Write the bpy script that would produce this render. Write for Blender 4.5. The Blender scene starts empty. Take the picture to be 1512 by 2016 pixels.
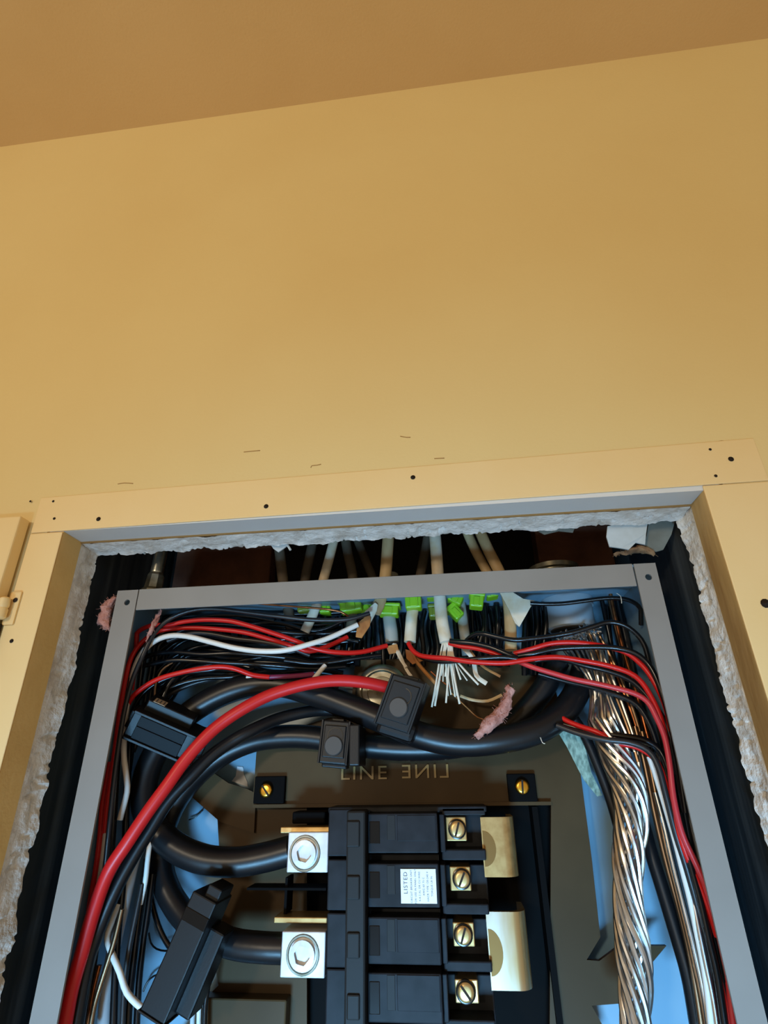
import bpy, bmesh, math, random
from mathutils import Vector, Matrix, noise
random.seed(7)
sc = bpy.context.scene
COL = sc.collection

# ------------------------------------------------------------------ camera
# world: x right along the wall, y into the wall, z up; metres.
# origin = middle of the upper front edge of the steel panel box
FPX = 1070.0
CAM = Vector((0.046953, -0.349475, -0.120028))
PITCH, YAW, ROLL = 0.447704, -0.110757, -0.015772
_f = Vector((math.sin(YAW)*math.cos(PITCH), math.cos(YAW)*math.cos(PITCH), math.sin(PITCH)))
_r = Vector((math.cos(YAW), -math.sin(YAW), 0.0))
_u = _r.cross(_f)
RT = _r*math.cos(ROLL) + _u*math.sin(ROLL)
UP = _u*math.cos(ROLL) - _r*math.sin(ROLL)
FW = _f
cd = bpy.data.cameras.new('camera')
cam = bpy.data.objects.new('camera', cd)
COL.objects.link(cam)
m = Matrix((RT, UP, -FW)).transposed().to_4x4()
m.translation = CAM
cam.matrix_world = m
cd.sensor_fit = 'HORIZONTAL'
cd.sensor_width = 36.0
cd.lens = 36.0*FPX/1512.0
cd.clip_start = 0.01
sc.camera = cam

def P(u, v, y):
    """point on the photo ray (u, v) at depth y millimetres behind the box front"""
    d = RT*((u-756)/FPX) + UP*(-(v-1008)/FPX) + FW
    t = (y/1000.0 - CAM.y)/d.y
    return CAM + d*t

# ------------------------------------------------------------------ world, lights, exposure
w = bpy.data.worlds.new('world'); sc.world = w; w.use_nodes = True
bg = w.node_tree.nodes['Background']
bg.inputs[0].default_value = (1.0, 0.83, 0.61, 1); bg.inputs[1].default_value = 0.44

def area(name, loc, target, size, power, col):
    l = bpy.data.lights.new(name, 'AREA'); l.shape = 'RECTANGLE'
    l.size, l.size_y = size; l.energy = power; l.color = col
    o = bpy.data.objects.new(name, l); COL.objects.link(o)
    o.location = loc
    o.rotation_euler = (Vector(target)-Vector(loc)).to_track_quat('-Z', 'Y').to_euler()
    return o
lp = bpy.data.lights.new('room_lamp', 'SPOT'); lp.energy = 27; lp.color = (1.0, 0.83, 0.60)
lp.spot_size = math.radians(70); lp.spot_blend = 0.75; lp.shadow_soft_size = 0.07
lo_ = bpy.data.objects.new('room_lamp', lp); COL.objects.link(lo_); lo_.location = (-0.55, -1.50, 0.14)
lo_.rotation_euler = (Vector((0.10, 0, 0.42))-lo_.location).to_track_quat('-Z', 'Y').to_euler()
wd = area('window_daylight', (-0.12, -1.30, -1.10), (0.0, 0, -0.46), (0.40, 0.36), 3.3, (0.25, 0.61, 1.0))
wd.data.spread = math.radians(34)
sc.view_settings.view_transform = 'Standard'
sc.view_settings.look = 'None'
sc.view_settings.exposure = 0.0
sc.view_settings.gamma = 1.0
sc.view_settings.use_curve_mapping = False

# ------------------------------------------------------------------ materials
def srgb(r, g, b):
    f = lambda c: ((c/255+0.055)/1.055)**2.4 if c > 10 else c/255/12.92
    return (f(r), f(g), f(b))

def mat(name, col, rough=0.5, metal=0.0, col2=None, scale=40, detail=4, bump=0.0, bscale=200, coat=0.0, stretch=None, lo=0.35, hi=0.65, spec=0.5):
    M = bpy.data.materials.new(name); M.use_nodes = True
    nt = M.node_tree; b = nt.nodes['Principled BSDF']
    b.inputs['Base Color'].default_value = (*col, 1)
    b.inputs['Roughness'].default_value = rough
    b.inputs['Metallic'].default_value = metal
    b.inputs['Specular IOR Level'].default_value = spec
    if coat: b.inputs['Coat Weight'].default_value = coat; b.inputs['Coat Roughness'].default_value = 0.12
    geo = nt.nodes.new('ShaderNodeNewGeometry')
    vec = geo.outputs['Position']
    if stretch:
        mp = nt.nodes.new('ShaderNodeMapping'); mp.inputs['Scale'].default_value = stretch
        nt.links.new(vec, mp.inputs['Vector']); vec = mp.outputs[0]
    if col2:
        n = nt.nodes.new('ShaderNodeTexNoise'); n.inputs['Scale'].default_value = scale; n.inputs['Detail'].default_value = detail
        nt.links.new(vec, n.inputs['Vector'])
        cr = nt.nodes.new('ShaderNodeValToRGB')
        cr.color_ramp.elements[0].position = lo; cr.color_ramp.elements[1].position = hi
        cr.color_ramp.elements[0].color = (*col, 1); cr.color_ramp.elements[1].color = (*col2, 1)
        nt.links.new(n.outputs['Fac'], cr.inputs[0]); nt.links.new(cr.outputs[0], b.inputs['Base Color'])
    if bump:
        n2 = nt.nodes.new('ShaderNodeTexNoise'); n2.inputs['Scale'].default_value = bscale; n2.inputs['Detail'].default_value = 3
        nt.links.new(vec, n2.inputs['Vector'])
        bp = nt.nodes.new('ShaderNodeBump'); bp.inputs['Strength'].default_value = bump; bp.inputs['Distance'].default_value = 0.001
        nt.links.new(n2.outputs['Fac'], bp.inputs['Height']); nt.links.new(bp.outputs[0], b.inputs['Normal'])
    return M

M = {}
M['wall'] = mat('wall_paint', srgb(227, 203, 142), 0.6, col2=srgb(230, 208, 148), scale=6, bump=0.12, bscale=500)
M['ceil'] = mat('ceiling_paint', srgb(217, 186, 136), 0.7, col2=srgb(221, 191, 142), scale=8, bump=0.15, bscale=420)
M['trim'] = mat('trim_paint', srgb(235, 206, 146), 0.5, col2=srgb(238, 211, 155), scale=12, bump=0.08, bscale=300)
M['reveal'] = mat('reveal_paint', srgb(240, 204, 130), 0.6, col2=srgb(228, 190, 116), scale=25, bump=0.3, bscale=260)
M['reveal_wood'] = mat('reveal_wood', srgb(216, 182, 116), 0.65, col2=srgb(168, 132, 78), scale=30, bump=0.6, bscale=150, stretch=(1, 1, .25))
M['jamb'] = mat('jamb_daylit', srgb(214, 218, 218), 0.6, col2=srgb(220, 223, 222), scale=20, bump=0.05)  # cream paint; cool daylight from below is put into the colour
M['plaster'] = mat('plaster', srgb(236, 234, 228), 0.9, col2=srgb(196, 186, 172), scale=90, detail=8, bump=1.0, bscale=400, lo=.45, hi=.75)
M['paper'] = mat('gypsum_paper', srgb(196, 200, 198), 0.85, col2=srgb(180, 182, 176), scale=60, bump=0.2)
M['paper_grey'] = mat('grey_paper', srgb(128, 130, 120), 0.85, col2=srgb(110, 110, 100), scale=60)
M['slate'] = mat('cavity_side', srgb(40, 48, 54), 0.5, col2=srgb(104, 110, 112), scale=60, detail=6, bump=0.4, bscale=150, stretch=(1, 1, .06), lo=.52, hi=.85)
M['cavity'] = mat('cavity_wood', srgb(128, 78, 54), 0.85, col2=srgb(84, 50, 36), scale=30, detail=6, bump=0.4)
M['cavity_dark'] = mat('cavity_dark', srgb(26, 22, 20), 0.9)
M['scuff'] = mat('paint_scuff', srgb(168, 128, 74), 0.8)
M['gap'] = mat('dark_gap', srgb(40, 28, 18), 0.9)
M['steel'] = mat('grey_enamel', srgb(136, 132, 126), 0.5, spec=.3, col2=srgb(142, 138, 132), scale=18, bump=0.03, bscale=600)
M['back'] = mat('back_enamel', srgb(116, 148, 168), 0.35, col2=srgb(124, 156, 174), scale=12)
M['black'] = mat('black_jacket', srgb(15, 15, 17), 0.36, spec=.4, col2=srgb(19, 19, 21), scale=60, bump=0.05)
M['blackwire'] = mat('black_insulation', srgb(13, 13, 15), 0.24, spec=0.5)
M['greywire'] = mat('dark_grey_insulation', srgb(36, 35, 36), 0.35)
M['clamp'] = mat('black_plastic', srgb(13, 13, 14), 0.42, spec=.3, bump=0.05, bscale=900)
M['clampgloss'] = mat('glossy_black_plastic', srgb(13, 13, 15), 0.42, spec=.08)
M['clampbtn'] = mat('grey_plastic', srgb(58, 56, 54), 0.5)
M['plate'] = mat('brown_black_plastic', srgb(74, 58, 38), 0.4, spec=.10, col2=srgb(64, 50, 32), scale=20)
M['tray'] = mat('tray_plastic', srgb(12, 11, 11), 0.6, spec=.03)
M['breaker'] = mat('breaker_plastic', srgb(20, 21, 24), 0.5, spec=.16, col2=srgb(32, 33, 37), scale=90, detail=6, bump=0.05)
M['bargrey'] = mat('tie_plastic', srgb(22, 21, 20), 0.55, spec=.25)
M['red'] = mat('red_insulation', srgb(205, 26, 20), 0.32, spec=0.4)
M['redthick'] = mat('thick_red_insulation', srgb(200, 30, 30), 0.38, spec=0.35)
M['pink'] = mat('faded_red_insulation', srgb(200, 52, 56), 0.35)
M['purple'] = mat('purple_insulation', srgb(120, 36, 74), 0.35)
M['white'] = mat('white_insulation', srgb(226, 224, 216), 0.35)
M['copper'] = mat('copper', srgb(190, 112, 66), 0.32, 1.0, col2=srgb(140, 80, 48), scale=200)
M['bare'] = mat('tinned_wire', srgb(222, 222, 222), 0.27, 1.0, col2=srgb(206, 198, 188), scale=120)
M['bronze'] = mat('dull_bare_copper', srgb(150, 120, 92), 0.35, 1.0)
M['alu'] = mat('aluminium', srgb(206, 205, 206), 0.42, 0.55, col2=srgb(190, 189, 190), scale=160, bump=0.1)
M['busalu'] = mat('tinned_bus', srgb(214, 204, 186), 0.3, 0.85, col2=srgb(190, 160, 110), scale=70, stretch=(1, 1, .2))
M['bronze_dark'] = mat('dark_brass', srgb(120, 86, 44), 0.45, 0.8)
M['brass'] = mat('brass', srgb(206, 176, 120), 0.32, 0.85, col2=srgb(186, 152, 98), scale=180)
M['goldscrew'] = mat('gold_screw', srgb(224, 168, 60), 0.25, 1.0)
M['zinc'] = mat('zinc', srgb(170, 166, 150), 0.3, 0.9, col2=srgb(120, 112, 92), scale=90)
M['sheath'] = mat('aged_sheath', srgb(214, 186, 140), 0.55, col2=srgb(168, 130, 84), scale=45, bump=0.1, stretch=(1, 1, .4))
M['sheath_w'] = mat('pale_sheath', srgb(220, 208, 186), 0.5, col2=srgb(204, 170, 118), scale=55, bump=0.1, lo=.5, hi=.75)
M['sheath_g'] = mat('grey_sheath', srgb(150, 154, 150), 0.5, col2=srgb(166, 158, 140), scale=50)
M['sheath_d'] = mat('dusty_sheath', srgb(98, 84, 66), 0.7, col2=srgb(70, 60, 48), scale=50)
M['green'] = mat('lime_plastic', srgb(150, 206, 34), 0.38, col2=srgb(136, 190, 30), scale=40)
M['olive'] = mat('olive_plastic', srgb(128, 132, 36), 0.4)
M['kraft'] = mat('kraft_paper', srgb(186, 126, 64), 0.8, col2=srgb(150, 92, 44), scale=90, bump=0.5)
M['fibre'] = mat('paper_fibre', srgb(226, 214, 192), 0.8)
M['wool'] = mat('pink_glass_wool', srgb(196, 142, 128), 0.95, col2=srgb(168, 108, 92), scale=140, detail=8, bump=1.0, bscale=500)
M['letter'] = mat('embossed_highlight', srgb(140, 118, 74), 0.25, spec=.5)  # same plastic as the plate, highlights of the embossing put into the colour
M['brownwool'] = mat('brown_wool', srgb(150, 118, 84), 0.95, col2=srgb(110, 78, 54), scale=140, bump=.8)
M['pvc'] = mat('grey_pvc', srgb(160, 172, 180), 0.4, col2=srgb(150, 160, 168), scale=30)
M['tape'] = mat('woven_tape', srgb(150, 170, 152), 0.7, col2=srgb(92, 112, 98), scale=420, detail=2, stretch=(1, 1, .5))
M['sticker'] = mat('white_sticker', srgb(226, 226, 228), 0.5)
M['tan_sticker'] = mat('tan_sticker', srgb(176, 160, 136), 0.6)
M['ink'] = mat('ink', srgb(70, 70, 74), 0.7)
M['gloss'] = mat('gloss_black', srgb(10, 9, 9), 0.2, spec=.3)
M['lightcable'] = mat('pale_grey_jacket', srgb(176, 182, 186), 0.35)

# ------------------------------------------------------------------ mesh helpers
class B:
    def __init__(s): s.bm = bmesh.new()
    def _bev(s, vs, bev, seg=2):
        if bev:
            es = list({e for v in vs for e in v.link_edges})
            bmesh.ops.bevel(s.bm, geom=es, offset=bev, segments=seg, profile=0.5, affect='EDGES')
    def hexa(s, p, bev=0, seg=2):
        """8 points: front quad (4) then back quad (4), same order"""
        vs = [s.bm.verts.new(q) for q in p]
        for f in ((0,1,2,3), (7,6,5,4), (0,4,5,1), (1,5,6,2), (2,6,7,3), (3,7,4,0)):
            s.bm.faces.new([vs[i] for i in f])
        s._bev(vs, bev, seg); return s
    def box(s, x0, x1, y0, y1, z0, z1, bev=0, seg=2):
        x0, x1 = min(x0, x1), max(x0, x1); z0, z1 = min(z0, z1), max(z0, z1)
        f = [(x0,y0,z1), (x1,y0,z1), (x1,y0,z0), (x0,y0,z0)]
        b = [(x0,y1,z1), (x1,y1,z1), (x1,y1,z0), (x0,y1,z0)]
        return s.hexa(f+b, bev, seg)
    def pbox(s, u0, v0, u1, v1, y0, y1, bev=0, seg=2):
        """upright box whose front face (depth y0 mm) covers the given photo rectangle"""
        vm, um = (v0+v1)/2, (u0+u1)/2
        return s.box(P(u0, vm, y0).x, P(u1, vm, y0).x, y0/1000, y1/1000, P(um, v1, y0).z, P(um, v0, y0).z, bev, seg)
    def obox(s, c, a, b, d, bev=0, seg=2):
        """oriented box: centre and three half vectors"""
        c, a, b, d = map(Vector, (c, a, b, d))
        f = [c-a+b-d, c+a+b-d, c+a-b-d, c-a-b-d]; k = [q+2*d for q in f]
        return s.hexa(f+k, bev, seg)
    def prism(s, poly, vec, bev=0):
        vec = Vector(vec)
        a = [s.bm.verts.new(q) for q in poly]; b = [s.bm.verts.new(Vector(q)+vec) for q in poly]
        n = len(a)
        s.bm.faces.new(a); s.bm.faces.new(b[::-1])
        for i in range(n): s.bm.faces.new([a[i], b[i], b[(i+1) % n], a[(i+1) % n]])
        s._bev(a+b, bev); return s
    def tube(s, pts, r, n=10, cap=True, flat=1.0):
        k = len(pts); rs = r if isinstance(r, (list, tuple)) else [r]*k
        rings = []; prev = None
        for i, p in enumerate(pts):
            t = (pts[min(i+1, k-1)] - pts[max(i-1, 0)]).normalized()
            if prev is None:
                a = Vector((0, 1, 0)); a = (a - t*a.dot(t))
                if a.length < 1e-3: a = Vector((1, 0, 0)) - t*t.x
                a.normalize()
            else:
                a = (prev - t*prev.dot(t)).normalized()
            prev = a; b = t.cross(a)
            rings.append([s.bm.verts.new(p + (a*math.cos(2*math.pi*j/n)*flat + b*math.sin(2*math.pi*j/n))*rs[i]) for j in range(n)])
        for i in range(k-1):
            for j in range(n):
                s.bm.faces.new([rings[i][j], rings[i][(j+1) % n], rings[i+1][(j+1) % n], rings[i+1][j]])
        if cap:
            s.bm.faces.new(rings[0][::-1]); s.bm.faces.new(rings[-1])
        return s
    def lathe(s, c, axis, prof, n=20, start=0.0):
        """profile of (radius, height) revolved about axis through c; closed with caps"""
        axis = Vector(axis).normalized(); c = Vector(c)
        a = axis.orthogonal().normalized()
        if abs(axis.x) < 0.9: a = (Vector((1, 0, 0)) - axis*axis.x).normalized()
        b = axis.cross(a); rings = []
        for r, h in prof:
            rings.append([s.bm.verts.new(c + axis*h + (a*math.cos(start+2*math.pi*j/n) + b*math.sin(start+2*math.pi*j/n))*max(r, 1e-6)) for j in range(n)])
        for i in range(len(prof)-1):
            for j in range(n):
                s.bm.faces.new([rings[i][j], rings[i][(j+1) % n], rings[i+1][(j+1) % n], rings[i+1][j]])
        s.bm.faces.new(rings[0][::-1]); s.bm.faces.new(rings[-1]); return s
    def build(s, name, mt, parent=None, smooth=False, kind=None, label=None, cat=None, group=None):
        bmesh.ops.recalc_face_normals(s.bm, faces=s.bm.faces[:])
        vs = s.bm.verts; lo = Vector((1e9,)*3); hi = -lo
        for v in vs:
            for i in range(3): lo[i] = min(lo[i], v.co[i]); hi[i] = max(hi[i], v.co[i])
        c = (lo+hi)/2
        for v in vs: v.co -= c
        me = bpy.data.meshes.new(name); s.bm.to_mesh(me); s.bm.free()
        me.materials.append(M[mt])
        if smooth:
            me.shade_smooth()
            if smooth == 'auto': me.set_sharp_from_angle(angle=math.radians(40))
        o = bpy.data.objects.new(name, me); COL.objects.link(o)
        o.parent = parent
        o.location = c - wloc(parent)
        return tag(o, label, cat, group, kind)

def wloc(o):
    v = Vector((0, 0, 0))
    while o: v += o.location; o = o.parent
    return v
def tag(o, label=None, cat=None, group=None, kind=None):
    if label: o['label'] = label
    if cat: o['category'] = cat
    if group: o['group'] = group
    if kind: o['kind'] = kind
    return o
def thing(name, loc, label, cat, group=None, kind=None):
    o = bpy.data.objects.new(name, None); COL.objects.link(o); o.location = loc; o.empty_display_size = 0.01
    return tag(o, label, cat, group, kind)

def spline(pts, step=0.004):
    """centripetal-ish Catmull-Rom through points"""
    out = []; n = len(pts)
    for i in range(n-1):
        p0 = pts[i-1] if i else pts[0]*2-pts[1]
        p1, p2 = pts[i], pts[i+1]
        p3 = pts[i+2] if i+2 < n else pts[-1]*2-pts[-2]
        k = max(2, min(24, int((p2-p1).length/step)+1))
        for j in range(k):
            t = j/k
            out.append(0.5*((2*p1) + (p2-p0)*t + (2*p0-5*p1+4*p2-p3)*t*t + (3*p1-p0-3*p2+p3)*t*t*t))
    out.append(pts[-1]); return out
def path(pts, y0=None, y1=None, step=0.004):
    q = []; n = len(pts)
    for i, p in enumerate(pts):
        y = p[2] if len(p) > 2 else y0 + ((y1 if y1 is not None else y0)-y0)*i/(n-1)
        q.append(P(p[0], p[1], y))
    return spline(q, step)
def wire(label, mt, r, pts, y0=None, y1=None, name='wire', cat='wire', group=None, n=10, flat=1.0, parent=None):
    """r in millimetres; wires stay between the sides and the back of the box"""
    q = path(pts, y0, y1); lim = .1820 - r/1000
    for p in q:
        if p.z < 0 and p.y > .001: p.x = max(-lim, min(lim, p.x)); p.y = min(p.y, .0945 - r/1000)
    return B().tube(q, r/1000, n, flat=flat).build(name, mt, parent, smooth='auto', label=label, cat=cat, group=group)

# ================================================================== the setting
WY = -0.0395                   # wall face
CZ = 0.4985                    # ceiling height
OX, OZ, OB = 0.206, 0.0305, -0.46   # opening half width, top, bottom
b = B()
RX, RZ = OX+.012, OZ+.012       # rough opening behind the casing
b.box(-1.3, 1.3, WY, -0.021, RZ, CZ+0.02)
b.box(-1.3, -RX, WY, -0.021, -1.3, RZ)
b.box(RX, 1.3, WY, -0.021, -1.3, RZ)
b.box(-RX, RX, WY, -0.021, -1.3, OB)
b.build('wall_front', 'wall', kind='structure', label='mustard cream painted wall above and around the panel opening')
B().box(-1.3, 1.3, -2.6, 0.02, CZ, CZ+0.02).build('ceiling', 'ceil', kind='structure', label='tan painted ceiling above the wall')

def jagged(n, amp, seed, freq=60):
    return [noise.noise(Vector((i*0.37*freq/60, seed, 0.3)))*amp + noise.noise(Vector((i*1.3, seed+5, 0.7)))*amp*0.6 for i in range(n+1)]

# casing boards, 3 mm proud of the wall
TY = -0.0405
tz = [0.0605, 0.0640]
top = thing('trim_1', (0, TY, OZ), 'flat cream casing board across the top of the panel opening', None, kind='structure')
B().hexa([(-.2295,TY,.0575), (.244,TY,.0640), (.244,TY,OZ+.0035), (-.2295,TY,OZ), (-.2295,WY,.0575), (.244,WY,.0640), (.244,WY,OZ+.0035), (-.2295,WY,OZ)], 0.0006).build('casing_board', 'trim', top)
lef = thing('trim_2', (-.218, TY, OB), 'cream casing board down the left of the panel opening', None, kind='structure')
B().box(-.2295, -OX, TY, WY, OB, OZ-.0006, 0.0006).build('casing_board', 'trim', lef)
rig = thing('trim_3', (.225, TY, OB), 'cream casing board down the right of the panel opening', None, kind='structure')
B().box(OX, .244, TY, WY, OB, OZ+.0028, 0.0006).build('casing_board', 'trim', rig)
def nail(u, v, r, par):
    p = P(u, v, TY*1000)
    B().lathe((p.x, TY-0.0002, p.z), (0, 1, 0), [(r, 0), (r*.55, .00025), (r*.5, .0006)], 10).build('nail_hole', 'gap', par, smooth=True)
for u, v, r in ((813,940,.0016), (524,997,.0016), (194,1022,.0016), (107,1021,.0010), (105,987,.0009), (60,987,.0008), (1439,904,.0017), (1409,937,.0010), (1398,885,.0009)):
    nail(u, v, r, top)
nail(1507, 1188, .0026, rig); nail(23, 1262, .0013, lef); 
# small nicks in the paint of the wall
for pts in (((612,921),(614,917),(624,916),(632,914)), ((788,859),(800,861),(808,861)), ((232,953),(245,951),(262,952)), ((1405,872),(1420,868),(1440,870)), ((855,903),(875,902)), ((480,890),(512,887))):
    q = [P(u, v, WY*1000-.05) for u, v in pts]
    B().tube(spline(q), .00032, 5).build('paint_scratch', 'scuff', bpy.data.objects['wall_front'], smooth=True)

# reveals (inner sides of the casing)
RB = -0.0195
B().box(-RX+.0001, -OX, WY+.0001, RB, OB, OZ).build('trim_4', 'reveal', kind='structure', label='tan painted reveal facing right inside the opening')
B().box(OX, RX-.0001, WY+.0001, RB, OB, OZ).build('trim_5', 'reveal_wood', kind='structure', label='rough yellowish wooden reveal facing left inside the opening')
B().box(-OX-.01, OX+.01, WY+.0001, RB, OZ+.0001, OZ+.0118).build('trim_6', 'jamb', kind='structure', label='underside of the top jamb, cool daylight painted in as pale grey')
b = B(); pz = OZ - .0012          # thin yellowish seam batten at the back of the top jamb
b.box(-OX, OX, RB-.0012, RB, OZ-.0010, OZ+.002)
b.build('trim_7', 'scuff', kind='structure', label='thin yellowish seam behind the top jamb')

# torn plasterboard edges
def plaster_strip(kindaxis, seed):
    bm = B(); n = 420; ny = 9
    grid = []
    for i in range(n+1):
        row = []; t = i/n; q_ = i*.072
        N = lambda f, a, k=0.0: noise.noise(Vector((q_*f, k, seed)))*a
        jag = N(.7, .0024) + N(2.6, .0010, 1) + N(9, .0004, 2)
        for j in range(ny+1):
            s = j/ny
            y = RB + s*(.0195 + jag)
            d = noise.noise(Vector((q_*6, j*.8, seed)))*.0004 + noise.noise(Vector((q_*1.6, j*.5, seed+4)))*.0008 + abs(noise.noise(Vector((q_*.8, j*.3, seed+9))))*.0013
            d += s*s*(.0018 + N(1.1, .0020, 3) + N(5, .0008, 4))
            if s > .3 and noise.noise(Vector((q_*4.3, j*.25, seed+20))) > .38: d -= .0012      # chipped spots
            if kindaxis == 'top': p = (-OX + 2*OX*t, y, OZ - .0006 - d)
            elif kindaxis == 'left': p = (-OX - .001 + d, y, OB + (OZ-OB)*t)
            else: p = (OX + .001 - d, y, OB + (OZ-OB)*t)
            row.append(bm.bm.verts.new(p))
        e = row[-1].co
        q = {'top': (e.x, e.y+.0005, OZ+.010), 'left': (-OX-.012, e.y+.0005, e.z), 'right': (OX+.012, e.y+.0005, e.z)}[kindaxis]
        row.append(bm.bm.verts.new(q)); grid.append(row)
    for i in range(n):
        for j in range(ny+1): bm.bm.faces.new([grid[i][j], grid[i+1][j], grid[i+1][j+1], grid[i][j+1]])
    return bm
plaster_strip('top', 2.1).build('trim_8', 'plaster', kind='structure', smooth='auto', label='torn white plasterboard edge under the top jamb')
plaster_strip('left', 6.4).build('trim_9', 'plaster', kind='structure', smooth='auto', label='crumbling plaster edge on the left of the opening')
plaster_strip('right', 11.7).build('trim_10', 'plaster', kind='structure', smooth='auto', label='narrow broken plaster edge on the right of the opening')
# cavity between studs
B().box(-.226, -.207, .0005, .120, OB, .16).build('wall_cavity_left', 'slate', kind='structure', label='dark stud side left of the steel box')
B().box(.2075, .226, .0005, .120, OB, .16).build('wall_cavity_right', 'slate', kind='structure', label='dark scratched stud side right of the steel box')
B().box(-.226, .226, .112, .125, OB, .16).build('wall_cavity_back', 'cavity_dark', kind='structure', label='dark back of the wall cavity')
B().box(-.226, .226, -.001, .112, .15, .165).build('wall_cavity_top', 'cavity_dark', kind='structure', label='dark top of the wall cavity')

# cavity blocking: reddish brown wood seen above the box
b = B(); q0, q1 = P(345, 1110, 95), P(532, 1110, 95)
b.box(q0.x, q1.x, .095, .112, .005, .145, .001); b.build('wood_block', 'cavity', label='dark red-brown wood blocking behind the gap, left of the cables', cat='blocking')
q0, q1 = P(1062, 1110, 90), P(1212, 1110, 90)
b = B(); b.box(q0.x, q1.x, .090, .112, .005, .145, .001); b.build('wood_block', 'cavity', label='brown wood blocking behind the gap, right of the cables', cat='blocking')

def flap(pts, y, th, mt, label, name='paper_flap', curl=.003, cat='paper scrap'):
    b = B(); ps = [P(u, v, yy if yy is not None else y) for u, v, yy in pts]
    b.prism(ps, (0, th, 0)); return b.build(name, mt, label=label, cat=cat)
flap([(1196,1036,2),(1236,1028,2),(1276,1023,2),(1272,1050,4),(1270,1072,6),(1252,1068,6),(1238,1082,6),(1222,1079,6),(1200,1076,6),(1194,1056,4)], 4, .0012, 'paper', 'pale torn gypsum paper flap hanging at the upper right corner')
flap([(1278,1023,8),(1330,1022,8),(1322,1052,10),(1306,1082,12),(1292,1086,12),(1268,1078,12),(1274,1050,10)], 8, .0012, 'paper_grey', 'grey-green torn paper flap in the upper right corner behind the pale flap')
flap([(528,1066,2),(572,1060,2),(566,1074,3),(548,1087,4),(538,1080,3)], 3, .001, 'paper', 'small torn paper shred hanging above the leftmost sheathed cable')
flap([(1050,1040,4),(1134,1034,4),(1128,1048,5),(1100,1045,5),(1072,1052,5)], 5, .001, 'paper_grey', 'thin grey paper shred hanging left of the pale flap')
for k, (u0, v0, u1, v1, lab) in enumerate(((270,1081,286,1090,'tiny white splinter under the plaster near the metal conduit fitting'), (560,1065,572,1083,'tiny white splinter beside the small torn paper shred'))):
    wire(lab, 'paper', .9, [(u0, v0, 2), ((u0+u1)/2, (v0+v1)/2-1, 2), (u1, v1, 2)], name='splinter', cat='splinter', n=6)

# hinged door leaf at the left edge
dl = thing('access_door', P(0, 1300, -58), 'cream painted access door leaf at the left edge, folded back', 'door')
xe = P(40, 1018, -50).x
B().box(xe-.22, xe, -.050, -.0408, OB, P(40, 1015, -50).z, .0010).build('leaf', 'trim', dl)
hz = P(20, 1190, -52).z
B().lathe((xe+.0028, -.0455, hz-.007), (0, 0, 1), [(.002,0), (.0032,.001), (.0034,.006), (.0028,.0072), (.0034,.0084), (.0032,.013), (.002,.014)], 14).build('hinge_knuckle', 'trim', dl, smooth='auto')
B().box(xe+.002, xe+.0095, -.0418, -.0405, hz-.010, hz+.012, .0012).build('hinge_plate', 'trim', dl)
B().lathe((xe+.0068, -.0421, hz+.006), (0, 1, 0), [(.0016,0), (.0012,.0005)], 10).build('hinge_screw', 'gap', dl)
B().box(xe-.0005, xe+.0016, -.0445, -.0406, hz-.060, hz-.009).build('hinge_shadow_gap', 'gap', dl)

# ================================================================== the steel box
HW = 0.184; BD = 0.095; SW = .0155
bx = thing('panel_box', (0, BD, OB+.01), 'grey steel electrical panel box recessed in the wall', 'panel box')
zb = OB + .012
B().box(-HW, HW, BD, BD+.0015, zb, 0).build('back', 'back', bx)
B().box(-HW, -HW+.0015, .0015, BD, zb, 0).build('side', 'back', bx)
B().box(HW-.0015, HW, .0015, BD, zb, 0).build('side', 'back', bx)
B().box(-HW+.0016, HW-.0016, .0015, BD, -.0015, 0).build('top', 'back', bx)
B().box(-HW+.0016, HW-.0016, .0015, BD, zb, zb+.0015).build('bottom', 'back', bx)
def flange(x0, x1, z0, z1, hole=None):
    """front lip with an optional round hole, made as a plate ring"""
    bm = B(); y0, y1 = 0.0, .0014
    if not hole:
        bm.box(x0, x1, y0, y1, z0, z1, .0004)
    else:
        hx, hzz, hr = hole; n = 16; zc0 = hzz-(x1-x0)/2; zc1 = z1
        for y in (y0, y1): pass
        outer = []; inner = []
        for k in range(n):
            a = 2*math.pi*(k+.5)/n; c, s_ = math.cos(a), math.sin(a)
            t = min((((x1-hx) if c > 0 else (x0-hx))/c) if abs(c) > 1e-6 else 9, (((zc1-hzz) if s_ > 0 else (zc0-hzz))/s_) if abs(s_) > 1e-6 else 9)
            outer.append((hx+c*t, hzz+s_*t)); inner.append((hx+c*hr, hzz+s_*hr))
        def corner(i):
            a, c = outer[i], outer[(i+1) % n]
            for X in (x0, x1):
                for Z in (zc0, zc1):
                    on = lambda q: abs(q[0]-X) < 1e-6 or abs(q[1]-Z) < 1e-6
                    if abs(a[0]-c[0]) > 1e-6 and abs(a[1]-c[1]) > 1e-6 and ((abs(a[0]-X) < 1e-6 and abs(c[1]-Z) < 1e-6) or (abs(c[0]-X) < 1e-6 and abs(a[1]-Z) < 1e-6)): return (X, Z)
            return None
        for i in range(n):
            j = (i+1) % n; co = corner(i)
            ring = [outer[i]] + ([co] if co else []) + [outer[j], inner[j], inner[i]]
            bm.prism([(q[0], y0, q[1]) for q in ring], (0, y1-y0, 0))
        bm.box(x0, x1, y0, y1, z0, zc0)
    return bm
xl, xr = P(250, 1186, 0).x, P(1277, 1136, 0).x
flange(-HW, -HW+SW, zb, .0, (xl, P(250,1186,0).z, .0021)).build('flange', 'steel', bx)
flange(HW-SW+.002, HW, zb, .0, (xr, P(1277,1136,0).z, .0021)).build('flange', 'steel', bx)
flange(-HW+SW+.0006, HW-SW+.0012, -.0148, .0003).build('flange', 'steel', bx)
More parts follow.
